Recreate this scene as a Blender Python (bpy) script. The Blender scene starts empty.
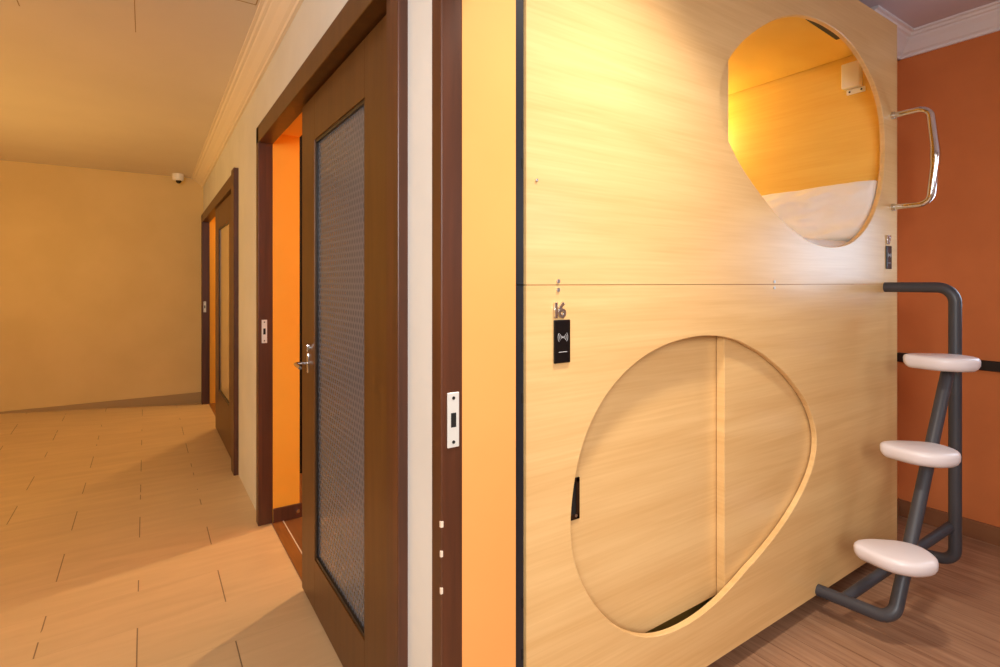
import bpy, bmesh, math, random
from mathutils import Vector, Matrix, noise
random.seed(3)
S = bpy.context.scene
C = S.collection
PI = math.pi

# ------------------------------------------------------------------ helpers
def srgb(r, g, b):
    def f(c):
        c /= 255.0
        return c / 12.92 if c <= 0.04045 else ((c + 0.055) / 1.055) ** 2.4
    return (f(r), f(g), f(b), 1.0)

def obj(name, bm, mat, parent=None, smooth=False, angle=None):
    me = bpy.data.meshes.new(name)
    bmesh.ops.recalc_face_normals(bm, faces=bm.faces)
    bm.to_mesh(me); bm.free()
    if smooth:
        for p in me.polygons: p.use_smooth = True
        if angle is not None:
            me.set_sharp_from_angle(angle=math.radians(angle))
    o = bpy.data.objects.new(name, me)
    C.objects.link(o)
    if mat: me.materials.append(mat)
    if parent is not None:
        o.parent = parent
        o.matrix_parent_inverse = Matrix.Translation(-Vector(world_loc(parent)))
    return o

def world_loc(o):
    v = Vector(o.location)
    p = o.parent
    if p is not None:           # parts keep world-space vertices: parents sit at their own origin
        v = Vector(o['wl']) if 'wl' in o else Vector((0, 0, 0))
    return v

def tag(o, label, cat, group=None):
    o['label'] = label; o['category'] = cat
    if group: o['group'] = group
    return o

def thing(name, label, cat, loc=(0, 0, 0), group=None):
    o = bpy.data.objects.new(name, None)
    o.empty_display_size = 0.1
    o.location = loc
    C.objects.link(o)
    return tag(o, label, cat, group)

def struct(name, bm, mat, parent=None, smooth=False, angle=None):
    o = obj(name, bm, mat, parent, smooth, angle)
    if parent is None: o['kind'] = 'structure'
    return o

def sempty(name, loc):
    o = bpy.data.objects.new(name, None); o.location = loc; o.empty_display_size = .1
    C.objects.link(o); o['kind'] = 'structure'
    return o

def box(bm, x0, x1, y0, y1, z0, z1, bev=0.0, seg=2):
    t = bmesh.new()
    bmesh.ops.create_cube(t, size=1.0)
    for v in t.verts:
        v.co = Vector(((x0 + x1) / 2 + v.co.x * (x1 - x0), (y0 + y1) / 2 + v.co.y * (y1 - y0), (z0 + z1) / 2 + v.co.z * (z1 - z0)))
    if bev > 0:
        bmesh.ops.bevel(t, geom=list(t.edges), offset=bev, segments=seg, affect='EDGES', profile=0.5)
    me = bpy.data.meshes.new('t'); t.to_mesh(me); t.free()
    bm.from_mesh(me); bpy.data.meshes.remove(me)
    return bm

def B(*a, **k):
    return box(bmesh.new(), *a, **k)

def fillet(pts, r, n=8):
    pts = [Vector(p) for p in pts]
    out = [pts[0]]
    for i in range(1, len(pts) - 1):
        a, b, c = pts[i - 1], pts[i], pts[i + 1]
        rr = r[i - 1] if isinstance(r, (list, tuple)) else r
        u = (a - b).normalized(); w = (c - b).normalized()
        ang = u.angle(w)
        d = min(rr / math.tan(ang / 2), (a - b).length * .49, (c - b).length * .49)
        p0, p2 = b + u * d, b + w * d
        rad = d * math.tan(ang / 2)
        cen = b + (u + w).normalized() * (rad / math.sin(ang / 2))
        v0, v2 = p0 - cen, p2 - cen
        tot = v0.angle(v2); ax = v0.cross(v2).normalized()
        for k in range(n + 1):
            out.append(cen + Matrix.Rotation(tot * k / n, 3, ax) @ v0)
    out.append(pts[-1])
    return out

def tube(bm, pts, r, n=20, cap=True):
    pts = [Vector(p) for p in pts]
    m = len(pts)
    T = []
    for i in range(m):
        a = pts[max(i - 1, 0)]; b = pts[min(i + 1, m - 1)]
        T.append((b - a).normalized())
    up = Vector((0, 0, 1)) if abs(T[0].z) < .9 else Vector((1, 0, 0))
    N = (up - T[0] * up.dot(T[0])).normalized()
    rings = []
    for i in range(m):
        if i:
            q = T[i - 1].rotation_difference(T[i]); N = (q @ N)
            N = (N - T[i] * N.dot(T[i])).normalized()
        Bn = T[i].cross(N)
        rr = r(i / (m - 1)) if callable(r) else r
        rings.append([bm.verts.new(pts[i] + (N * math.cos(2 * PI * k / n) + Bn * math.sin(2 * PI * k / n)) * rr) for k in range(n)])
    for i in range(m - 1):
        for k in range(n):
            bm.faces.new((rings[i][k], rings[i][(k + 1) % n], rings[i + 1][(k + 1) % n], rings[i + 1][k]))
    if cap:
        bm.faces.new(rings[0][::-1]); bm.faces.new(rings[-1])
    return bm

def prism(bm, pts, axis, a, b):
    """polygon pts (2-tuples) extruded along axis from a to b"""
    def P(p, t):
        if axis == 'x': return Vector((t, p[0], p[1]))
        if axis == 'y': return Vector((p[0], t, p[1]))
        return Vector((p[0], p[1], t))
    A = [bm.verts.new(P(p, a)) for p in pts]; Bv = [bm.verts.new(P(p, b)) for p in pts]
    n = len(pts)
    for i in range(n):
        bm.faces.new((A[i], A[(i + 1) % n], Bv[(i + 1) % n], Bv[i]))
    bm.faces.new(A[::-1]); bm.faces.new(Bv)
    return bm

def cyl(bm, c, axis, r, h, n=20, bev=0):
    c = Vector(c)
    d = Vector(axis).normalized()
    return tube(bm, [c, c + d * h * .02, c + d * h * .98, c + d * h], r, n)

# ------------------------------------------------------------------ materials
def mat(name, color=(.8, .8, .8, 1), rough=.5, metal=0.0, spec=.5, coat=0.0, coat_rough=.1):
    m = bpy.data.materials.new(name); m.use_nodes = True
    b = m.node_tree.nodes['Principled BSDF']
    b.inputs['Base Color'].default_value = color
    b.inputs['Roughness'].default_value = rough
    b.inputs['Metallic'].default_value = metal
    b.inputs['Specular IOR Level'].default_value = spec
    b.inputs['Coat Weight'].default_value = coat
    b.inputs['Coat Roughness'].default_value = coat_rough
    return m

def nodes(m): return m.node_tree.nodes, m.node_tree.links, m.node_tree.nodes['Principled BSDF']

def noisy(m, c1, c2, scale=(1, 1, 1), nscale=5, detail=6, dist=0.0, p0=.35, p1=.65, bump=0.0, rough_var=0.0):
    N, L, b = nodes(m)
    tc = N.new('ShaderNodeTexCoord'); mp = N.new('ShaderNodeMapping')
    mp.inputs['Scale'].default_value = scale
    nz = N.new('ShaderNodeTexNoise'); nz.inputs['Scale'].default_value = nscale
    nz.inputs['Detail'].default_value = detail; nz.inputs['Distortion'].default_value = dist
    cr = N.new('ShaderNodeValToRGB')
    cr.color_ramp.elements[0].position = p0; cr.color_ramp.elements[0].color = c1
    cr.color_ramp.elements[1].position = p1; cr.color_ramp.elements[1].color = c2
    L.new(tc.outputs['Object'], mp.inputs['Vector']); L.new(mp.outputs['Vector'], nz.inputs['Vector'])
    L.new(nz.outputs['Fac'], cr.inputs['Fac']); L.new(cr.outputs['Color'], b.inputs['Base Color'])
    if bump:
        bp = N.new('ShaderNodeBump'); bp.inputs['Strength'].default_value = bump; bp.inputs['Distance'].default_value = .003
        L.new(nz.outputs['Fac'], bp.inputs['Height']); L.new(bp.outputs['Normal'], b.inputs['Normal'])
    return nz, cr, mp

def birch(name, c1, c2, rough=.32, axis='x'):
    m = mat(name, rough=rough, spec=.5)
    N, L, b = nodes(m)
    tc = N.new('ShaderNodeTexCoord')
    def layer(sc, ns, det, dist):
        mp = N.new('ShaderNodeMapping'); mp.inputs['Scale'].default_value = sc
        nz = N.new('ShaderNodeTexNoise'); nz.inputs['Scale'].default_value = ns
        nz.inputs['Detail'].default_value = det; nz.inputs['Distortion'].default_value = dist
        L.new(tc.outputs['Object'], mp.inputs['Vector']); L.new(mp.outputs['Vector'], nz.inputs['Vector'])
        return nz.outputs['Fac']
    sc1 = (.55, 1, 7) if axis == 'x' else (1, .55, 7)
    sc2 = (1.6, 1, 60) if axis == 'x' else (1, 1.6, 60)
    a = layer(sc1, 2.0, 4, .9); f = layer(sc2, 2.2, 3, .3)
    mx = N.new('ShaderNodeMath'); mx.operation = 'MULTIPLY'; mx.inputs[1].default_value = .62
    my = N.new('ShaderNodeMath'); my.operation = 'MULTIPLY_ADD'; my.inputs[1].default_value = .38
    L.new(a, mx.inputs[0]); L.new(f, my.inputs[0]); L.new(mx.outputs[0], my.inputs[2])
    cr = N.new('ShaderNodeValToRGB')
    cr.color_ramp.elements[0].position = .34; cr.color_ramp.elements[0].color = c1
    cr.color_ramp.elements[1].position = .68; cr.color_ramp.elements[1].color = c2
    L.new(my.outputs[0], cr.inputs['Fac']); L.new(cr.outputs['Color'], b.inputs['Base Color'])
    return m

M = {}
M['birch'] = birch('birch_laminate', srgb(220, 176, 115), srgb(235, 196, 136), .30)
M['birch_in'] = birch('birch_interior', srgb(238, 190, 92), srgb(246, 206, 110), .4)
M['birch_end'] = birch('birch_end_wall', srgb(238, 190, 92), srgb(246, 206, 110), .4, 'y')
M['edge'] = mat('edge_band', srgb(226, 196, 160), .45)
M['white_wall'] = mat('white_wall_paint', srgb(226, 222, 214), .75, spec=.25)
noisy(M['white_wall'], srgb(216, 215, 212), srgb(224, 223, 220), nscale=3)
M['warm_lit_wall'] = mat('warm_lit_white_wall', rough=.75, spec=.25)
noisy(M['warm_lit_wall'], srgb(220, 190, 132), srgb(226, 196, 138), nscale=2.5)  # white wall paint with the warm corridor light put into its colour
M['ceiling'] = mat('ceiling_paint', rough=.85, spec=.2)
noisy(M['ceiling'], srgb(222, 210, 198), srgb(228, 216, 204), nscale=1.5)
M['orange_wall'] = mat('orange_wall_paint', rough=.6, spec=.3)
noisy(M['orange_wall'], srgb(246, 163, 90), srgb(250, 169, 96), nscale=2)
M['orange_deep'] = mat('deep_orange_wall_paint', rough=.6, spec=.3)
noisy(M['orange_deep'], srgb(240, 166, 50), srgb(242, 172, 56), nscale=2)
M['terracotta'] = mat('terracotta_wall_paint', rough=.7, spec=.3)
noisy(M['terracotta'], srgb(206, 120, 66), srgb(214, 126, 70), nscale=4)
M['room_ceiling'] = mat('room_ceiling_paint', rough=.85, spec=.2, color=srgb(214, 204, 212))
M['cornice'] = mat('white_plaster_moulding', srgb(242, 240, 244), .5, spec=.4)
M['cornice_warm'] = mat('cream_plaster_moulding', srgb(236, 222, 204), .55, spec=.3)
M['dark_wood'] = mat('dark_stained_door_wood', rough=.38, spec=.45)
noisy(M['dark_wood'], srgb(84, 52, 24), srgb(94, 60, 28), scale=(8, 8, .6), nscale=4, dist=.4)
M['frame_wood'] = mat('red_brown_frame_wood', rough=.35, spec=.5)
noisy(M['frame_wood'], srgb(72, 40, 25), srgb(90, 50, 31), scale=(10, 10, .5), nscale=4, dist=.4)
M['black_metal'] = mat('black_powder_coated_steel', srgb(26, 30, 38), .4, spec=.5)
M['grey_metal'] = mat('charcoal_powder_coated_tube', srgb(62, 62, 68), .42, spec=.5)
M['chrome'] = mat('polished_chrome', srgb(225, 225, 228), .1, 1.0)
M['steel'] = mat('brushed_steel', srgb(206, 202, 196), .3, 1.0)
M['plate'] = mat('pale_metal_plate', srgb(222, 220, 214), .4, .2)
M['dark_hole'] = mat('dark_recess', srgb(18, 14, 12), .8)
M['black_gloss'] = mat('black_reader_plastic', srgb(14, 13, 15), .18)
M['icon'] = mat('printed_white_icon', srgb(210, 208, 210), .5)
M['step'] = mat('white_step_plastic', srgb(228, 220, 222), .3, spec=.5)
M['linen'] = mat('white_bed_linen', rough=.9, spec=.2)
noisy(M['linen'], srgb(244, 236, 228), srgb(250, 244, 238), nscale=6, bump=.15)
M['white_plastic'] = mat('white_plastic', srgb(240, 236, 228), .4)
M['baseboard_wood'] = mat('brown_baseboard', rough=.45)
noisy(M['baseboard_wood'], srgb(136, 88, 56), srgb(150, 100, 64), scale=(6, 1, 6), nscale=3)
M['tan_base'] = mat('tan_baseboard', srgb(168, 138, 92), .55)
M['bead'] = mat('dark_glazing_bead', srgb(34, 26, 22), .35)
M['rail'] = mat('black_rail', srgb(22, 16, 16), .4)
M['charcoal'] = mat('painted_shade_black', srgb(16, 12, 12), .8, spec=.2)  # near-black that paints in shade
M['red_floor'] = mat('red_brown_floorboards', rough=.35)
noisy(M['red_floor'], srgb(112, 72, 40), srgb(126, 82, 46), scale=(10, .8, 1), nscale=3)
M['sill'] = mat('red_wood_sill', rough=.35)
noisy(M['sill'], srgb(120, 76, 36), srgb(138, 90, 44), scale=(20, 2, 1), nscale=3)

def tile_floor():
    m = mat('sand_floor_tiles', rough=.34, spec=.45)
    N, L, b = nodes(m)
    tc = N.new('ShaderNodeTexCoord'); sp = N.new('ShaderNodeSeparateXYZ')
    L.new(tc.outputs['Object'], sp.inputs[0])
    def mth(op, a, v=None, v2=None):
        n = N.new('ShaderNodeMath'); n.operation = op
        for i, q in enumerate((a, v, v2)):
            if q is None: continue
            if isinstance(q, (int, float)): n.inputs[i].default_value = q
            else: L.new(q, n.inputs[i])
        return n.outputs[0]
    ry = mth('DIVIDE', mth('ADD', sp.outputs['Y'], 10 * .2745 - 2.055), .2745)
    row = mth('FLOOR', ry)
    fy = mth('FRACT', ry)
    par = mth('MODULO', row, 2.0)
    rx = mth('ADD', mth('DIVIDE', mth('ADD', sp.outputs['X'], .5725 * 10 + .31), .5725), mth('MULTIPLY', mth('SUBTRACT', 1.0, par), .5))
    fx = mth('FRACT', rx)
    # distance in metres to the joints
    dx = mth('MULTIPLY', mth('MINIMUM', fx, mth('SUBTRACT', 1.0, fx)), .5725)
    dy = mth('MULTIPLY', mth('MINIMUM', fy, mth('SUBTRACT', 1.0, fy)), .2745)
    jx = mth('LESS_THAN', dx, .0021); jy = mth('LESS_THAN', dy, .0014)
    cell = N.new('ShaderNodeCombineXYZ'); L.new(mth('FLOOR', rx), cell.inputs[0]); L.new(row, cell.inputs[1])
    wn = N.new('ShaderNodeTexWhiteNoise'); L.new(cell.outputs[0], wn.inputs['Vector'])
    mp = N.new('ShaderNodeMapping'); mp.inputs['Scale'].default_value = (1.2, 7, 1)
    nz = N.new('ShaderNodeTexNoise'); nz.inputs['Scale'].default_value = 2.4; nz.inputs['Detail'].default_value = 7; nz.inputs['Distortion'].default_value = .6
    L.new(tc.outputs['Object'], mp.inputs[0]); L.new(mp.outputs[0], nz.inputs['Vector'])
    cr = N.new('ShaderNodeValToRGB')
    cr.color_ramp.elements[0].position = .3; cr.color_ramp.elements[0].color = srgb(200, 172, 134)
    cr.color_ramp.elements[1].position = .7; cr.color_ramp.elements[1].color = srgb(212, 184, 145)
    L.new(mth('ADD', nz.outputs['Fac'], mth('MULTIPLY', mth('SUBTRACT', wn.outputs['Value'], .5), .12)), cr.inputs['Fac'])
    def mix(f, a, col):
        n = N.new('ShaderNodeMix'); n.data_type = 'RGBA'
        L.new(f, n.inputs[0]); L.new(a, n.inputs[6]); n.inputs[7].default_value = col
        return n.outputs[2]
    # grout is patchy: dark only here and there
    pn = N.new('ShaderNodeTexNoise'); pn.inputs['Scale'].default_value = 3.0; pn.inputs['Detail'].default_value = 2
    L.new(tc.outputs['Object'], pn.inputs['Vector'])
    patch = mth('GREATER_THAN', pn.outputs['Fac'], .42)
    c = mix(mth('MULTIPLY', jy, .22), cr.outputs['Color'], srgb(170, 140, 112))
    c = mix(mth('MULTIPLY', mth('MULTIPLY', jx, patch), .75), c, srgb(80, 56, 38))
    L.new(c, b.inputs['Base Color'])
    bp = N.new('ShaderNodeBump'); bp.inputs['Strength'].default_value = .25; bp.inputs['Distance'].default_value = .002
    L.new(mth('MULTIPLY', mth('MAXIMUM', jx, jy), -1.0), bp.inputs['Height']); L.new(bp.outputs[0], b.inputs['Normal'])
    return m
M['tiles'] = tile_floor()

def plank_floor():
    m = mat('brown_laminate_planks', rough=.4, spec=.45)
    N, L, b = nodes(m)
    tc = N.new('ShaderNodeTexCoord'); mp = N.new('ShaderNodeMapping')
    mp.inputs['Rotation'].default_value = (0, 0, PI / 2)
    br = N.new('ShaderNodeTexBrick')
    br.inputs['Color1'].default_value = (.3, .3, .3, 1); br.inputs['Color2'].default_value = (.62, .62, .62, 1)
    br.inputs['Mortar'].default_value = (0, 0, 0, 1)
    br.inputs['Scale'].default_value = 1; br.inputs['Brick Width'].default_value = 1.2; br.inputs['Row Height'].default_value = .095
    br.inputs['Mortar Size'].default_value = .0012; br.offset = .37
    L.new(tc.outputs['Object'], mp.inputs[0]); L.new(mp.outputs[0], br.inputs['Vector'])
    m2 = N.new('ShaderNodeMapping'); m2.inputs['Scale'].default_value = (14, .9, 1)
    nz = N.new('ShaderNodeTexNoise'); nz.inputs['Scale'].default_value = 3.5; nz.inputs['Detail'].default_value = 6; nz.inputs['Distortion'].default_value = .5
    L.new(tc.outputs['Object'], m2.inputs[0]); L.new(m2.outputs[0], nz.inputs['Vector'])
    ad = N.new('ShaderNodeMath'); ad.operation = 'MULTIPLY_ADD'; ad.inputs[1].default_value = .35
    L.new(br.outputs['Color'], ad.inputs[0]); L.new(nz.outputs['Fac'], ad.inputs[2])
    cr = N.new('ShaderNodeValToRGB')
    cr.color_ramp.elements[0].position = .42; cr.color_ramp.elements[0].color = srgb(138, 98, 72)
    cr.color_ramp.elements[1].position = .9; cr.color_ramp.elements[1].color = srgb(180, 140, 108)
    L.new(ad.outputs[0], cr.inputs['Fac'])
    mx = N.new('ShaderNodeMix'); mx.data_type = 'RGBA'
    mf = N.new('ShaderNodeMath'); mf.operation = 'MULTIPLY'; mf.inputs[1].default_value = .55
    L.new(br.outputs['Fac'], mf.inputs[0]); L.new(mf.outputs[0], mx.inputs[0])
    L.new(cr.outputs['Color'], mx.inputs[6]); mx.inputs[7].default_value = srgb(84, 52, 32)
    L.new(mx.outputs[2], b.inputs['Base Color'])
    return m
M['planks'] = plank_floor()

def dimple_glass():
    m = mat('dimpled_grey_glass', rough=.22, spec=.6)
    N, L, b = nodes(m)
    tc = N.new('ShaderNodeTexCoord'); sp = N.new('ShaderNodeSeparateXYZ')
    L.new(tc.outputs['Object'], sp.inputs[0])
    def mth(op, a, v=None):
        n = N.new('ShaderNodeMath'); n.operation = op
        for i, q in enumerate((a, v)):
            if q is None: continue
            if isinstance(q, (int, float)): n.inputs[i].default_value = q
            else: L.new(q, n.inputs[i])
        return n.outputs[0]
    P = .0235
    rz = mth('DIVIDE', mth('ADD', sp.outputs['Z'], 5.0), P * .866)
    row = mth('FLOOR', rz)
    yy = mth('ADD', mth('DIVIDE', mth('ADD', sp.outputs['Y'], 5.0), P), mth('MULTIPLY', mth('MODULO', row, 2.0), .5))
    fy = mth('SUBTRACT', mth('FRACT', yy), .5); fz = mth('MULTIPLY', mth('SUBTRACT', mth('FRACT', rz), .5), .866)
    d = mth('SQRT', mth('ADD', mth('MULTIPLY', fy, fy), mth('MULTIPLY', fz, fz)))
    cr = N.new('ShaderNodeValToRGB')
    cr.color_ramp.elements[0].position = .26; cr.color_ramp.elements[0].color = srgb(74, 82, 98)
    cr.color_ramp.elements[1].position = .46; cr.color_ramp.elements[1].color = srgb(96, 103, 120)
    L.new(d, cr.inputs['Fac']); L.new(cr.outputs['Color'], b.inputs['Base Color'])
    bp = N.new('ShaderNodeBump'); bp.inputs['Strength'].default_value = .15; bp.inputs['Distance'].default_value = .002
    L.new(d, bp.inputs['Height']); L.new(bp.outputs[0], b.inputs['Normal'])
    return m
M['glass_grey'] = dimple_glass()
M['glass_reflection'] = mat('painted_reflection_glass', srgb(214, 186, 136), .06, spec=.9)  # yellowish reflection of the corridor put into the base colour

# ------------------------------------------------------------------ key sizes
WX = .505          # corridor face of the wall with the doors
WI = .685          # room face of that wall
FARY = 6.335
BACKX = 3.38       # terracotta wall
CORY = 1.19        # wall beside the capsule stack
RC = 2.555         # ceiling of the capsule room

# ------------------------------------------------------------------ corridor shell
def ceil_z(y): return 2.41 - (y - 2.4) * .0195
bm = bmesh.new()
nx, ny = 14, 40
X0, X1, Y0, Y1 = -2.6, WX + .04, -1.8, FARY + .02
grid = []
def sstep(t):
    t = max(0, min(1, t)); return t * t * (3 - 2 * t)
for j in range(ny + 1):
    row = []
    for i in range(nx + 1):
        x = X0 + (X1 - X0) * i / nx; y = Y0 + (Y1 - Y0) * j / ny
        z = max(0, min((.47 - x) * .066, .17)) * sstep((y - 4.6) / 1.7)
        row.append(bm.verts.new((x, y, z)))
    grid.append(row)
for j in range(ny):
    for i in range(nx):
        bm.faces.new((grid[j][i], grid[j][i + 1], grid[j + 1][i + 1], grid[j + 1][i]))
struct('floor', bm, M['tiles'], smooth=True)

bm = bmesh.new()
prism(bm, [(-1.8, ceil_z(-1.8)), (FARY + .1, ceil_z(FARY + .1)), (FARY + .1, ceil_z(FARY) + .1), (-1.8, ceil_z(-1.8) + .1)], 'x', -2.6, WX + .02)
struct('ceiling', bm, M['ceiling'])
# access hatch and hairline joints in the corridor ceiling
bm = bmesh.new()
def strip(x0, x1, y0, y1):
    prism(bm, [(y0, ceil_z(y0) - .0006), (y1, ceil_z(y1) - .0006), (y1, ceil_z(y1) + .002), (y0, ceil_z(y0) + .002)], 'x', x0, x1)
strip(-.0385, -.0355, 1.9, 2.95); strip(-.436, -.432, 2.0, 2.94)
strip(.10, .385, 2.404, 2.410); strip(.381, .385, 1.95, 2.41)
struct('trim_ceiling_joint', bm, M['tan_base'])

struct('wall_far', B(-2.6, 4.2, FARY, FARY + .12, -.05, 2.6), M['warm_lit_wall'])
struct('wall_left', B(-2.72, -2.6, -1.8, FARY + .12, -.05, 2.75), M['warm_lit_wall'])
struct('wall_behind', B(-2.6, 3.5, -1.92, -1.8, -.05, 2.75), M['white_wall'])

# wall with the doors: piers and the band above the openings
bm = bmesh.new()
box(bm, WX, WI, -1.8, -.80, 0, 2.62)
box(bm, WX, WI, .967, 1.150, 0, 2.62)
box(bm, WX, WI, 2.962, 3.925, 0, 2.62)
box(bm, WX, WI, 6.25, FARY, 0, 2.62)
box(bm, WX, WI, -.80, .967, 2.06, 2.62)
box(bm, WX, WI, 1.150, 2.962, 2.045, 2.62)
box(bm, WX, WI, 3.925, 6.25, 1.97, 2.62)
struct('wall_right', bm, M['white_wall'])
# orange paint on the reveals (thin plaster skin on each jamb)
bm = bmesh.new()
box(bm, .549, WI + .001, .964, .968, 0, 2.06)
struct('trim_reveal_near', bm, M['orange_wall'])
bm = bmesh.new()
box(bm, .552, WI + .001, 2.957, 2.963, 0, 2.05)
box(bm, .552, WI + .001, 1.150, 2.962, 2.03, 2.047)
struct('trim_reveal_middle', bm, M['orange_deep'])
bm = bmesh.new()
box(bm, .552, WI + .001, 6.238, 6.25, 0, 1.98)
box(bm, .552, WI + .001, 3.925, 6.25, 1.955, 1.972)
struct('trim_reveal_far', bm, M['orange_deep'])

# cornice along the corridor wall
def prof(n, w, h):
    return [(0, h), (.012 * w / .1, h), (.016 * w / .1, h * .88), (.028 * w / .1, h * .80), (.05 * w / .1, h * .52), (.068 * w / .1, h * .34), (.072 * w / .1, h * .26), (.082 * w / .1, h * .22), (.088 * w / .1, h * .12), (w, h * .10), (w, -.01), (0, -.01)]
bm = bmesh.new()
ya, yb = -1.8, FARY
pr_ = prof(0, .112, .082)
A = [bm.verts.new((WX - d, ya, ceil_z(ya) - h)) for d, h in pr_]
Bv = [bm.verts.new((WX - d, yb, ceil_z(yb) - h)) for d, h in pr_]
for i in range(len(pr_)):
    bm.faces.new((A[i], A[(i + 1) % len(pr_)], Bv[(i + 1) % len(pr_)], Bv[i]))
bm.faces.new(A[::-1]); bm.faces.new(Bv)
struct('trim_cornice_corridor', bm, M['cornice_warm'])

# baseboard of the far wall (its foot is buried by the ramp on the left)
struct('baseboard_far', B(-2.6, WX - .02, FARY - .014, FARY, -.02, .115), M['tan_base'])

# dome camera under the ceiling by the far wall
def lathe(bm, c, prof_, n=24):
    rings = []
    for r, z in prof_:
        rings.append([bm.verts.new((c[0] + r * math.cos(2 * PI * k / n), c[1] + r * math.sin(2 * PI * k / n), c[2] + z)) for k in range(n)])
    for a, b in zip(rings, rings[1:]):
        for k in range(n):
            bm.faces.new((a[k], a[(k + 1) % n], b[(k + 1) % n], b[k]))
    bm.faces.new(rings[0]); bm.faces.new(rings[-1][::-1])
    return bm
cz = ceil_z(6.2)
DX = .272
cam = thing('dome_camera', 'small white dome camera on the corridor ceiling by the far wall', 'camera', (DX, 6.2, cz))
obj('housing', lathe(bmesh.new(), (DX, 6.2, cz), [(.052, .004), (.052, -.03), (.05, -.05), (.044, -.062), (.03, -.066)]), M['white_plastic'], cam, True, 40)
bm = bmesh.new()
lathe(bm, (DX + .005, 6.19, cz - .058), [(.026, 0), (.026, -.012), (.02, -.026), (.008, -.034)])
obj('lens_dome', bm, M['black_gloss'], cam, True)

# ------------------------------------------------------------------ doors
def strike_plate(parent, name='strike_plate', x0=.513, x1=.540, y=.9625, z0=.912, z1=1.025):
    o = obj(name, B(x0, x1, y - .0025, y + .002, z0, z1, bev=.001, seg=1), M['plate'], parent)
    xc = (x0 + x1) / 2; zc = (z0 + z1) / 2; w = (x1 - x0); h = z1 - z0
    bm = bmesh.new()
    box(bm, xc - w * .22, xc + w * .22, y - .0032, y, zc - h * .13, zc + h * .13)
    obj('latch_hole', bm, M['dark_hole'], o)
    for dz in (-.40, .40):
        b2 = bmesh.new(); cyl(b2, (xc, y - .0036, zc + dz * h), (0, 1, 0), w * .13, .003, 12)
        obj('screw', b2, M['dark_hole'], o)
    return o

# door 3: the frame the view looks through
d3 = sempty('door_3', (.52, .985, 0))
obj('frame_jamb', B(.499, .549, .9625, 1.006, 0, 2.06, bev=.003), M['frame_wood'], d3)
obj('frame_jamb', B(.499, .549, -.845, -.80, 0, 2.06, bev=.003), M['frame_wood'], d3)
obj('frame_head', B(.499, .549, -.845, 1.006, 2.055, 2.12, bev=.003), M['frame_wood'], d3)
strike_plate(d3)
chip = mat('bare_wood_chip', srgb(226, 208, 188), .7)
bm = bmesh.new()
for z, w in ((.76, .006), (.70, .005), (.625, .005), (.39, .003), (.31, .003)):
    box(bm, .4975, .4975 + w, .9605, .9605 + w, z - .006, z + .006)
obj('worn_spots', bm, chip, d3)

# door 2: frame, leaf with dimpled glass
d2 = sempty('door_2', (.52, 1.15, 0))
obj('frame_jamb', B(.482, .552, 2.955, 3.018, 0, 2.055, bev=.003), M['frame_wood'], d2)
bm = bmesh.new()
box(bm, .480, .552, 1.140, 1.172, 0, 2.055, bev=.003)
box(bm, .490, .552, 1.17, 1.215, 0, 2.055, bev=.004)
box(bm, .500, .552, 1.21, 1.262, 0, 2.055, bev=.004)
obj('frame_jamb', bm, M['frame_wood'], d2)
bm = bmesh.new()
box(bm, .482, .552, 1.145, 3.018, 1.972, 2.06, bev=.003)
obj('frame_head', bm, M['dark_wood'], d2)
strike_plate(d2, x0=.498, x1=.524, y=2.9555, z0=.94, z1=1.06)
# leaf
LX0, LX1 = .530, .568
LY0, LY1, LZ0, LZ1 = 1.265, 2.243, .012, 1.962
gy0, gy1, gz0, gz1 = 1.505, 2.052, .208, 1.79
def leaf(parent, x0, x1, y0, y1, z0, z1, gy0, gy1, gz0, gz1, glass, wood):
    lf = bmesh.new()
    box(lf, x0, x1, y0, gy0, z0, z1, bev=.002)
    box(lf, x0, x1, gy1, y1, z0, z1, bev=.002)
    box(lf, x0, x1, gy0 - .002, gy1 + .002, z0, gz0, bev=.002)
    box(lf, x0, x1, gy0 - .002, gy1 + .002, gz1, z1, bev=.002)
    o = obj('door_leaf', lf, wood, parent)
    bd = bmesh.new(); t = .012
    for (a, b, c, d) in ((gy0, gy0 + t, gz0, gz1), (gy1 - t, gy1, gz0, gz1), (gy0, gy1, gz0, gz0 + t), (gy0, gy1, gz1 - t, gz1)):
        box(bd, x0 + .004, x1 - .004, a, b, c, d)
    obj('glazing_bead', bd, M['bead'], o)
    obj('glass_pane', B(x0 + .012, x1 - .012, gy0 + .002, gy1 - .002, gz0 + .002, gz1 - .002), glass, o)
    return o
l2 = leaf(d2, LX0, LX1, LY0, LY1, LZ0, LZ1, gy0, gy1, gz0, gz1, M['glass_grey'], M['dark_wood'])
hd = bmesh.new()
box(hd, LX0 - .004, LX0, 2.135, 2.165, .90, .975, bev=.0015)
tube(hd, fillet([(LX0, 2.15, .937), (LX0 - .048, 2.15, .937), (LX0 - .050, 2.06, .933)], .012), .0065, 14)
obj('lever_handle', hd, M['chrome'], l2, True, 40)
kb = bmesh.new()
cyl(kb, (LX0, 2.11, 1.0), (-1, 0, 0), .012, .006); box(kb, LX0 - .014, LX0 - .006, 2.107, 2.113, .986, 1.014, bev=.002)
obj('thumb_turn', kb, M['chrome'], l2, True, 40)
# sill and room floor edge
struct('trim_sill_middle', B(.546, .598, 1.150, 2.957, -.01, .004), M['sill'])
struct('trim_sill_joint', B(.598, .603, 1.150, 2.957, -.01, .005), M['plate'])
struct('trim_sill_far', B(.546, .60, 3.925, 6.24, -.01, .004), M['sill'])
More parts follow.
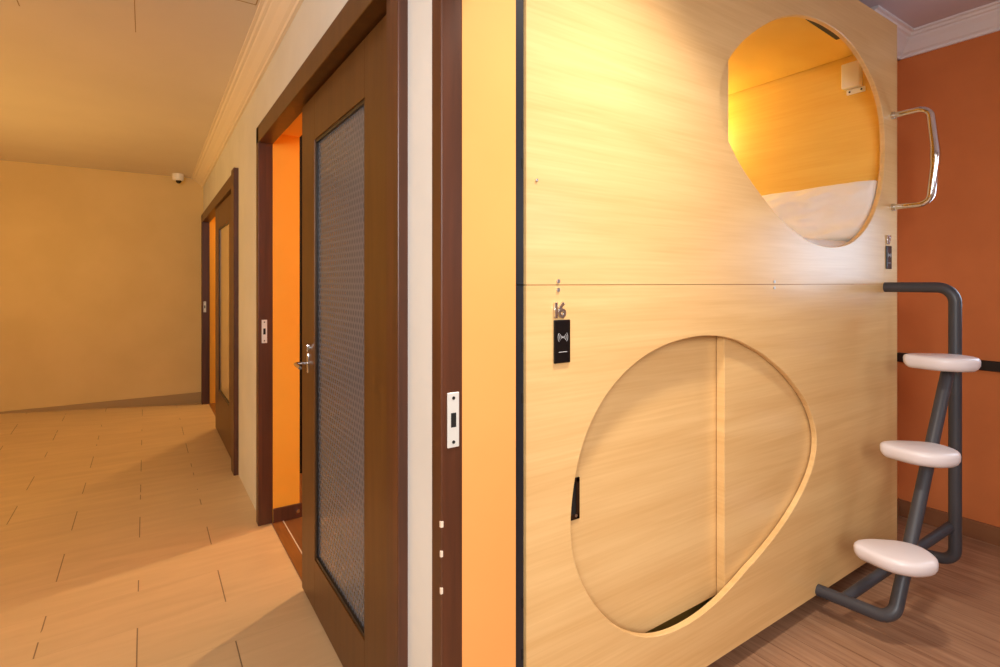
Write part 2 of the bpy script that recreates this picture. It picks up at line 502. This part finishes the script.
# small dark baseboard at the foot of the orange reveal with a chrome stop
struct('baseboard_reveal', B(.553, .700, 2.944, 2.9575, 0, .075, bev=.003), M['frame_wood'])
ds = thing('door_stop', 'chrome door stop on the dark baseboard in the half open doorway', 'door stop', (.672, 2.944, .045))
bm = bmesh.new(); cyl(bm, (.672, 2.944, .045), (0, -1, 0), .006, .016); obj('stem', bm, M['chrome'], ds, True, 40)
bm = bmesh.new(); cyl(bm, (.672, 2.930, .045), (0, -1, 0), .010, .008); obj('stop_tip', bm, M['chrome'], ds, True, 40)

# door 1: far frame, wide leaf with reflection-tinted glass, proud jamb
d1 = sempty('door_1', (.52, 3.93, 0))
obj('frame_jamb', B(.476, .552, 3.82, 3.945, 0, 2.0, bev=.003), M['frame_wood'], d1)
obj('frame_jamb', B(.486, .552, 3.945, 4.03, 0, 1.985, bev=.003), M['frame_wood'], d1)
obj('frame_jamb', B(.482, .552, 6.225, 6.315, 0, 1.95, bev=.003), M['frame_wood'], d1)
bm = bmesh.new()
A = [(3.945, 1.895), (6.315, 1.875), (6.315, 1.955), (3.945, 1.985)]
prism(bm, A, 'x', .484, .552)
obj('frame_head', bm, M['dark_wood'], d1)
l1 = leaf(d1, .502, .540, 4.03, 5.165, .010, 1.885, 4.27, 4.93, .36, 1.70, M['glass_reflection'], M['dark_wood'])
strike_plate(d1, x0=.497, x1=.52, y=6.2255, z0=.95, z1=1.06)

# ------------------------------------------------------------------ rooms behind the wall
struct('floor_room', B(WI - .12, BACKX + .1, -1.8, 2.23, -.06, .0), M['planks'])
struct('floor_second_room', B(.60, BACKX + .1, 2.23, 3.95, -.06, .002), M['red_floor'])
struct('floor_third_room', B(.60, BACKX + .1, 3.95, FARY, -.06, .002), M['red_floor'])
struct('ceiling_room', B(WI, BACKX + .1, -1.8, FARY, RC, RC + .08), M['room_ceiling'])
struct('wall_back', B(BACKX, BACKX + .12, -1.8, FARY, -.06, RC + .05), M['terracotta'])
struct('wall_corner', B(2.86, BACKX, CORY, 2.2, 0, RC), M['terracotta'])
struct('wall_between', B(WI, BACKX, 2.20, 2.26, 0, RC), M['orange_deep'])
struct('wall_partition', B(WI, BACKX, 3.62, 3.92, 0, RC), M['charcoal'])  # painted black to stand in for the darkness of the second room
# cornice in the capsule room
bm = bmesh.new()
pf = prof(0, .105, .105)
prism(bm, [(BACKX - d, RC - h) for d, h in pf], 'y', -1.8, CORY + .02)
struct('trim_cornice_back', bm, M['cornice'])
bm = bmesh.new()
prism(bm, [(CORY - d, RC - h) for d, h in pf], 'x', 2.86, BACKX + .02)
struct('trim_cornice_corner', bm, M['cornice'])
struct('baseboard_back', B(BACKX - .012, BACKX, -1.8, CORY, 0, .088, bev=.002), M['baseboard_wood'])
struct('baseboard_corner', B(2.86, BACKX, CORY - .012, CORY, 0, .088, bev=.002), M['baseboard_wood'])
struct('trim_rail_back', B(BACKX - .022, BACKX, -1.8, CORY, .828, .876, bev=.003), M['rail'])

# unseen window, added and sized for the cool reflection on the capsule panel
w1 = sempty('added_window', (BACKX, .15, 1.3))
bm = bmesh.new()
wy0, wy1, wz0, wz1 = .14, .71, 1.12, 1.70
for (a, b, c, d) in ((wy0, wy0 + .05, wz0, wz1), (wy1 - .05, wy1, wz0, wz1), (wy0, wy1, wz0, wz0 + .05), (wy0, wy1, wz1 - .05, wz1), ((wy0 + wy1) / 2 - .02, (wy0 + wy1) / 2 + .02, wz0, wz1)):
    box(bm, BACKX - .03, BACKX + .005, a, b, c, d, bev=.003)
obj('added_window_frame', bm, M['white_plastic'], w1)
pane_glow = bpy.data.materials.new('cool_glow_pane'); pane_glow.use_nodes = True
bb = pane_glow.node_tree.nodes['Principled BSDF']
bb.inputs['Base Color'].default_value = srgb(220, 230, 245); bb.inputs['Emission Color'].default_value = (.50, .74, 1, 1); bb.inputs['Emission Strength'].default_value = 2.6  # glow added to give the panel its cool reflection
obj('glow_pane', B(BACKX - .012, BACKX - .004, wy0 + .03, wy1 - .03, wz0 + .03, wz1 - .03), pane_glow, w1)

# ------------------------------------------------------------------ sleeping capsules
CX0, CX1 = .742, 2.828
PY = 1.0
SEAM = 1.2445
ZB, ZT = .076, 2.416
UPH = ( [2.0963, 1.8186] , [0.6024, 0.6052, 0.6077, 0.6071, 0.6013, 0.5898, 0.5744, 0.5575, 0.5406, 0.5245, 0.5091, 0.4941, 0.4796, 0.4658, 0.4532, 0.443, 0.435, 0.4288, 0.4244, 0.4217, 0.4211, 0.4219, 0.4236, 0.4264, 0.4309, 0.4375, 0.4458, 0.4559, 0.4681, 0.4833, 0.5015, 0.5224, 0.5447, 0.5673, 0.5875, 0.5991, 0.5997, 0.591, 0.5736, 0.55, 0.5246, 0.5005, 0.479, 0.4614, 0.4474, 0.4364, 0.4279, 0.4211, 0.4161, 0.4126, 0.4109, 0.4117, 0.4142, 0.4175, 0.4221, 0.4277, 0.4347, 0.4438, 0.4544, 0.4666, 0.4804, 0.4946, 0.5084, 0.5223, 0.5365, 0.5501, 0.5627, 0.5743, 0.5842, 0.5915, 0.5964, 0.5997] )
LOH = ( [1.4938, 0.6634] , [0.6061, 0.5961, 0.577, 0.5537, 0.5295, 0.5061, 0.4857, 0.4686, 0.453, 0.4396, 0.43, 0.4226, 0.416, 0.4114, 0.4104, 0.4113, 0.4128, 0.4155, 0.4196, 0.4248, 0.4318, 0.4403, 0.45, 0.462, 0.4762, 0.4917, 0.5084, 0.5256, 0.5427, 0.5591, 0.574, 0.5865, 0.5959, 0.6022, 0.6061, 0.6093, 0.6126, 0.6136, 0.6106, 0.6037, 0.5941, 0.5828, 0.5711, 0.5591, 0.5464, 0.5329, 0.5181, 0.5016, 0.4842, 0.4673, 0.4514, 0.4371, 0.4243, 0.4129, 0.4035, 0.3957, 0.3895, 0.386, 0.3845, 0.386, 0.3918, 0.3999, 0.4097, 0.423, 0.4392, 0.4579, 0.4799, 0.5049, 0.5323, 0.5605, 0.5859, 0.6027] )

def hole_r(R, t):
    n = len(R); u = (t % (2 * PI)) / (2 * PI) * n
    i = int(u); f = u - i
    p0, p1, p2, p3 = (R[(i + k - 1) % n] for k in range(4))
    return .5 * (2 * p1 + (p2 - p0) * f + (2 * p0 - 5 * p1 + 4 * p2 - p3) * f * f + (3 * p1 - p0 - 3 * p2 + p3) * f ** 3)

def holed_panel(x0, x1, z0, z1, hole, y0, y1):
    (cx, cz), co = hole
    angs = [2 * PI * k / 144 for k in range(144)]
    for X, Z in ((x0, z0), (x1, z0), (x1, z1), (x0, z1)):
        angs.append(math.atan2(Z - cz, X - cx) % (2 * PI))
    angs.sort()
    ins, outs = [], []
    for t in angs:
        r = hole_r(co, t); c, s = math.cos(t), math.sin(t)
        ins.append((cx + r * c, cz + r * s))
        ks = []
        if abs(c) > 1e-9: ks.append(((x1 if c > 0 else x0) - cx) / c)
        if abs(s) > 1e-9: ks.append(((z1 if s > 0 else z0) - cz) / s)
        k = min(ks); outs.append((cx + k * c, cz + k * s))
    bm = bmesh.new()
    n = len(angs)
    ch = .0022
    def ring(P, y): return [bm.verts.new((x, y, z)) for x, z in P]
    def grow(P, d):
        q = []
        for (x, z) in P:
            v = Vector((x - cx, z - cz)); v = v * ((v.length + d) / v.length); q.append((cx + v.x, cz + v.y))
        return q
    R = [ring(outs, y1), ring(outs, y0), ring(grow(ins, ch), y0), ring(ins, y0 + ch), ring(ins, y1)]
    for a, b in zip(R, R[1:] + R[:1]):
        for i in range(n):
            j = (i + 1) % n
            bm.faces.new((a[i], a[j], b[j], b[i]))
    bmesh.ops.remove_doubles(bm, verts=bm.verts, dist=1e-6)
    return bm

def digit_text(ch, x, z, h, parent, y):
    cu = bpy.data.curves.new('digit', 'FONT'); cu.body = ch; cu.size = h * 1.38; cu.extrude = .0025; cu.offset = .0009; cu.bevel_depth = .0006
    cu.align_x = 'LEFT'
    t = bpy.data.objects.new('tmp', cu); C.objects.link(t)
    dg = bpy.context.evaluated_depsgraph_get()
    me = bpy.data.meshes.new_from_object(t.evaluated_get(dg))
    bpy.data.objects.remove(t)
    me.transform(Matrix.Translation((x, y, z)) @ Matrix.Rotation(PI / 2, 4, 'X'))
    o = bpy.data.objects.new('digit', me); C.objects.link(o)
    me.materials.clear(); me.materials.append(M['chrome'])
    o.parent = parent; o.matrix_parent_inverse = Matrix.Translation(-Vector(parent.location))
    return o

def card_reader(parent, x0, x1, z0, z1):
    o = obj('card_reader', B(x0, x1, PY - .006, PY, z0, z1, bev=.0025, seg=3), M['black_gloss'], parent)
    bm = bmesh.new()
    xc, zc = (x0 + x1) / 2, z0 + (z1 - z0) * .60
    y = PY - .0066
    for s in (-1, 1):
        for r in (.0055, .0105, .0155):
            pts = [(xc + s * r * math.cos(a), y, zc + r * math.sin(a)) for a in [(-.72 + 1.44 * k / 10) for k in range(11)]]
            tube(bm, pts, .0005, 6)
    cyl(bm, (xc, y - .0004, zc), (0, 1, 0), .0018, .001, 12)
    o['label'] = 'black card reader with a white contactless symbol'
    obj('contactless_symbol', bm, M['icon'], o)
    bm = bmesh.new()
    box(bm, xc - .013, xc + .013, y - .0003, y + .0008, z0 + (z1 - z0) * .255, z0 + (z1 - z0) * .265)
    obj('printed_line', bm, M['icon'], o)
    return o

def screw(parent, x, z, r=.0055):
    bm = bmesh.new(); cyl(bm, (x, PY, z), (0, -1, 0), r, .003, 14)
    box(bm, x - r * .8, x + r * .8, PY - .0036, PY - .0028, z - .0007, z + .0007)
    return obj('screw', bm, M['steel'], parent, True, 40)

DEEP = 2.17
def capsule(loc, label, z0, z1, hole, floor_z, ceil_zz):
    t = thing('sleeping_capsule', label, 'sleeping capsule', loc, 'sleeping capsules stacked in the room')
    obj('front_panel', holed_panel(CX0, CX1, z0, z1, hole, PY, PY + .018), M['birch'], t)
    obj('side_panel', B(CX1 - .045, CX1 - .004, PY + .0185, DEEP, z0 + .02, z1 - .004), M['birch_end'], t)
    obj('side_panel', B(CX0 + .004, CX0 + .045, PY + .0185, DEEP, z0 + .02, z1 - .004), M['birch_end'], t)
    obj('back_panel', B(CX0 + .046, CX1 - .046, DEEP - .02, DEEP, z0 + .02, z1 - .004), M['birch_in'], t)
    obj('ceiling_panel', B(CX0 + .046, CX1 - .051, PY + .062, DEEP - .021, ceil_zz, ceil_zz + .02), M['birch_in'], t)
    obj('floor_panel', B(CX0 + .046, CX1 - .046, PY + .0185, DEEP - .021, floor_z - .03, floor_z), M['birch_in'], t)
    obj('door_track', B(CX0 + .046, CX1 - .046, PY + .0185, PY + .061, ceil_zz - .012, ceil_zz + .02), M['black_metal'], t)
    return t

up = capsule(((CX0 + CX1) / 2, 1.5, SEAM), 'upper birch sleeping capsule numbered 17 with open egg shaped entry and chrome grab handle', SEAM + .0016, ZT, UPH, SEAM + .05, 2.326)
lo = capsule(((CX0 + CX1) / 2, 1.5, ZB), 'lower birch sleeping capsule numbered 16 with closed rounded sliding doors', ZB, SEAM, LOH, ZB + .05, SEAM - .06)
# upper door slid open to the left
obj('sliding_door', B(.80, 1.582, PY + .026, PY + .050, SEAM + .07, 2.31, bev=.0015), M['birch'], up)
bm = bmesh.new()
prism(bm, [(2.10, 2.258), (2.345, 2.242), (2.40, 2.30), (2.10, 2.30)], 'y', PY + .020, PY + .040)
obj('dark_gap_crescent', bm, M['black_metal'], up)  # black wedge shaped to paint the dark gap under the rim
# lower doors: left one deeper with a flush pull, right one in front
ld = obj('sliding_door', B(.80, 1.66, PY + .056, PY + .074, .226, SEAM - .075, bev=.001), M['birch'], lo)
obj('sliding_door', B(1.556, 2.36, PY + .024, PY + .052, .14, SEAM - .075, bev=.001), M['birch'], lo)
bm = bmesh.new()
hx0, hx1, hz0, hz1 = .898, .957, .627, .736
yf = PY + .056
for a in ((hx0, hx0 + .009, hz0, hz1), (hx1 - .012, hx1, hz0, hz1), (hx0, hx1, hz0, hz0 + .014), (hx0, hx1, hz1 - .012, hz1)):
    box(bm, a[0], a[1], yf - .004, yf + .004, a[2], a[3], bev=.001)
fp = obj('flush_pull', bm, mat('dark_bronze_pull', srgb(58, 40, 28), .35, .6), ld)
obj('pull_recess', B(hx0 + .009, hx1 - .012, yf - .001, yf + .002, hz0 + .014, hz1 - .012), M['dark_hole'], fp)
bm = bmesh.new(); cyl(bm, (.944, yf - .003, hz0 + .010), (0, -1, 0), .004, .002, 12); obj('screw', bm, M['steel'], fp)
obj('bottom_rail', B(.80, 2.42, PY + .019, PY + .085, ZB + .055, .125), M['black_metal'], lo)

card_reader(lo, .823, .874, 1.054, 1.160)
card_reader(up, 2.706, 2.757, 1.312, 1.414)
for chs, x, z, p in (('1', .815, 1.1665, lo), ('6', .8335, 1.1665, lo), ('1', 2.702, 1.4235, up), ('7', 2.722, 1.4235, up)):
    digit_text(chs, x, z,   .037, p, PY - .004)
for x, z, p in ((.838, SEAM + .010, up), (.838, SEAM - .011, lo), (1.807, SEAM + .010, up), (1.807, SEAM - .011, lo), (.772, 1.494, up)):
    screw(p, x, z, .0052 if z < 1.4 else .0036)

# black steel corner upright beside each capsule
def upright(p, z0, z1):
    bm = bmesh.new()
    box(bm, .698, .738, 1.006, 1.010, z0, z1); box(bm, .698, .702, 1.006, 1.05, z0, z1)
    o = obj('corner_upright', bm, M['black_metal'], p)
    return o
u1 = upright(up, SEAM + .002, ZT); u2 = upright(lo, 0.0, SEAM)
for p, zs in ((u1, (1.62, 1.53)), (u2, (1.10, .98, .5, .38))):
    for z in zs:
        obj('slot', B(.732, .7375, 1.0052, 1.0065, z - .012, z + .012), M['dark_hole'], p)
for x in (.80, 1.8, 2.74):
    for y in (1.10, DEEP - .1):
        obj('foot', B(x - .025, x + .025, y, y + .05, 0, ZB + .02), M['black_metal'], lo)
obj('shadow_gap_plinth', B(CX0 + .05, CX1 - .06, 1.16, 1.18, 0.002, ZB + .03), M['charcoal'], lo)  # near-black strip paints the shadow gap under the capsule

# chrome grab handle
gh = bmesh.new()
hx = 2.774
pts = fillet([(hx, PY, 1.997), (hx, .862, 1.997), (hx, .840, 1.79), (hx, .862, 1.588), (hx, PY, 1.588)], [.045, .5, .045], 10)
tube(gh, pts, lambda t: .0125 + .0070 * max(0, 1 - abs(t - .5) * 3.4), 20)
g = obj('grab_handle', gh, M['chrome'], up, True, 40)
g['label'] = 'chrome grab handle'
for z in (1.997, 1.588):
    bm = bmesh.new(); cyl(bm, (hx, PY, z), (0, -1, 0), .0155, .012)
    obj('collar', bm, M['steel'], g, True, 40)

# bedding and little box in the upper capsule
def cushion(name, x0, x1, y0, y1, z0, z1, seed, amp, parent=None, rot=None, power=.35, res=28):
    bm = bmesh.new()
    bmesh.ops.create_grid(bm, x_segments=res, y_segments=res, size=1)
    top = list(bm.verts)
    r = bmesh.ops.duplicate(bm, geom=bm.verts[:] + bm.edges[:] + bm.faces[:])
    bot = [e for e in r['geom'] if isinstance(e, bmesh.types.BMVert)]
    cx, cy, czz = (x0 + x1) / 2, (y0 + y1) / 2, (z0 + z1) / 2
    def f(u): return max(0.0, 1 - abs(u) ** 4) ** power
    for L_, s in ((top, 1), (bot, -1)):
        for v in L_:
            u, w = v.co.x, v.co.y
            h = f(u) * f(w)
            n = noise.noise(Vector((u * 1.7 + seed, w * 1.9, s))) * amp + noise.noise(Vector((u * 5 + seed, w * 5, s * 2))) * amp * .35
            v.co = Vector((u * (x1 - x0) / 2, w * (y1 - y0) / 2, s * h * (z1 - z0) / 2 + (n * h)))
    bmesh.ops.remove_doubles(bm, verts=bm.verts, dist=1e-4)
    if rot: bmesh.ops.rotate(bm, verts=bm.verts, cent=(0, 0, 0), matrix=rot)
    bmesh.ops.translate(bm, verts=bm.verts, vec=(cx, cy, czz))
    return obj(name, bm, M['linen'], parent, True)
mt = obj('mattress', B(CX0 + .06, CX1 - .05, PY + .07, DEEP - .03, SEAM + .052, SEAM + .19, bev=.04, seg=4), M['linen'], None, True)
tag(mt, 'white mattress lying inside the open upper capsule', 'mattress')
pl = cushion('pillow', -.145, .145, -.24, .24, -.06, .06, 2.3, .014, rot=Matrix.Rotation(math.radians(-80), 3, 'Y'), power=.3)
pl.location = (2.695, 1.895, SEAM + .335)
tag(pl, 'smooth white pillow against the end wall of the upper capsule, further in', 'pillow', 'pillows in the upper capsule')
pl = cushion('pillow', -.140, .140, -.315, .315, -.055, .055, 7.9, .028, rot=Matrix.Rotation(math.radians(-78), 3, 'Y'), power=.16, res=40)
pl.location = (2.690, 1.338, SEAM + .326)
tag(pl, 'crumpled white pillow at the right, nearest the entry of the open upper capsule', 'pillow', 'pillows in the upper capsule')
sb = thing('wall_speaker', 'small cream box on a bracket high on the end wall inside the upper capsule', 'speaker', (2.76, 1.156, 2.2))
obj('cover', B(2.742, 2.783, 1.118, 1.196, 2.168, 2.284, bev=.006, seg=3), M['white_plastic'], sb, True, 40)
br_ = obj('bracket', B(2.775, 2.784, 1.108, 1.186, 2.142, 2.166, bev=.002), M['white_plastic'], sb)
for y in (1.122, 1.172):
    bm = bmesh.new(); cyl(bm, (2.7755, y, 2.154), (-1, 0, 0), .0045, .002, 12); obj('screw', bm, M['dark_hole'], br_)

# ------------------------------------------------------------------ ladder with three steps
LY = .757
lad = thing('step_ladder', 'charcoal tube ladder with three white steps on the front of the capsules', 'ladder', (2.4, .88, .09))
bm = bmesh.new()
tube(bm, fillet([(2.70, PY, 1.232), (2.70, LY, 1.232), (2.70, LY, .135), (2.70, PY, .100)], [.06, .055], 10), .0215, 24)
obj('post', bm, M['grey_metal'], lad, True, 50)
bm = bmesh.new()
tube(bm, fillet([(2.111, PY, .092), (2.111, LY, .105), (2.640, LY, .935)], .05, 10), .0215, 24)
obj('diagonal_rail', bm, M['grey_metal'], lad, True, 50)
bm = bmesh.new()
tube(bm, [(2.111, .915, .097), (2.700, LY + .01, .275)], .0185, 20)
obj('crossbar', bm, M['grey_metal'], lad, True, 50)

STEP = [(-.076, .102), (-.042, .113), (.000, .100), (.040, .072), (.080, .032), (.095, -.008), (.090, -.042), (.064, -.078), (.032, -.098), (-.006, -.102), (-.058, -.076), (-.090, -.030), (-.097, .014), (-.088, .066)]
def catmull(P, n=5):
    out = []
    m = len(P)
    for i in range(m):
        p0, p1, p2, p3 = (Vector(P[(i + k - 1) % m]) for k in range(4))
        for k in range(n):
            t = k / n
            out.append(.5 * ((2 * p1) + (p2 - p0) * t + (2 * p0 - 5 * p1 + 4 * p2 - p3) * t * t + (3 * p1 - p0 - 3 * p2 + p3) * t ** 3))
    return out
def step_bm(cx, cy, zt):
    bm = bmesh.new()
    O = catmull(STEP)
    H = .051
    profl = [(-.016, 0), (-.006, -.003), (-.0015, -.008), (0, -.015), (-.001, -.030), (-.007, -.042), (-.017, -.051), (-.030, -H)]
    rings = []
    for d, z in profl:
        rg = []
        for p in O:
            q = p * ((p.length * 1.025 + d) / p.length)
            rg.append(bm.verts.new((cx + q.x, cy + q.y, zt + z)))
        rings.append(rg)
    n = len(O)
    for a, b in zip(rings, rings[1:]):
        for k in range(n): bm.faces.new((a[k], a[(k + 1) % n], b[(k + 1) % n], b[k]))
    bm.faces.new(rings[0]); bm.faces.new(rings[-1][::-1])
    return bm
for cx, zt in ((2.140, .340), (2.352, .656), (2.565, .970)):
    obj('step', step_bm(cx, .752, zt), M['step'], lad, True, 60)

# ------------------------------------------------------------------ lights
def area(name, loc, target, size, power, col, size_y=None, spread=None):
    l = bpy.data.lights.new(name, 'AREA'); l.energy = power; l.color = col; l.size = size
    if size_y: l.shape = 'RECTANGLE'; l.size_y = size_y
    if spread: l.spread = math.radians(spread)
    o = bpy.data.objects.new(name, l); C.objects.link(o); o.location = loc
    o.rotation_euler = (Vector(target) - Vector(loc)).to_track_quat('-Z', 'Y').to_euler()
    return o
def point(name, loc, power, col, r=.05):
    l = bpy.data.lights.new(name, 'POINT'); l.energy = power; l.color = col; l.shadow_soft_size = r
    o = bpy.data.objects.new(name, l); C.objects.link(o); o.location = loc
    return o
area('room_ceiling_light', (1.0, .50, 2.53), (1.0, .505, 0), .16, 14, (1, .88, .74), spread=100)
point('room_cool_fill', (2.3, -1.0, 1.7), 11, (.84, .89, 1), .2)  # unseen cool fill added to brighten the room ceiling and moulding
area('camera_side_fill', (-1.0, -1.3, 1.9), (1.1, 1.0, 1.2), 1.0, 42, (.97, .98, 1), spread=130)  # unseen soft fill added beside the camera for panel and wall strip
point('hall_neutral_fill', (-1.3, .2, 1.5), 17, (.90, .95, 1), .3)  # unseen neutral fill added to whiten the near wall and ceiling
point('corridor_lamp', (-2.1, 3.4, 1.45), 38, (1, .60, .10), .25)
area('corridor_ceiling_fill', (-.9, 4.6, .9), (-.4, 5.0, 3), .9, 8, (1, .62, .18))  # upward fill added low in the corridor to brighten its ceiling
point('second_room_lamp', (2.4, 3.3, 1.9), 150, (1, .70, .36), .04)
point('third_room_lamp', (1.25, 6.15, 1.9), 50, (1, .62, .22), .04)
point('capsule_lamp', (2.60, 2.02, 2.13), 6.5, (1, .84, .34), .03)
area('added_window_fill', (BACKX - .04, .42, 1.42), (1.5, .5, 1.2), .45, 3, (.62, .80, 1))  # light added at the unseen window

w = bpy.data.worlds.new('world'); S.world = w; w.use_nodes = True
w.node_tree.nodes['Background'].inputs['Color'].default_value = (1, .9, .8, 1)
w.node_tree.nodes['Background'].inputs['Strength'].default_value = .2

# ------------------------------------------------------------------ camera
cd = bpy.data.cameras.new('camera'); co_ = bpy.data.objects.new('camera', cd); C.objects.link(co_)
cd.sensor_width = 36; cd.lens = 531.0 / 1000 * 36; cd.clip_start = .02
cd.shift_y = -(333.5 - 283.0) / 1000
co_.location = (0, 0, 1.25)
co_.rotation_euler = (PI / 2, 0, -math.radians(33.74))
S.camera = co_
S.view_settings.view_transform = 'Standard'
S.view_settings.look = 'None'
S.view_settings.exposure = 0
S.cycles.use_denoising = True
S.cycles.sample_clamp_indirect = 6
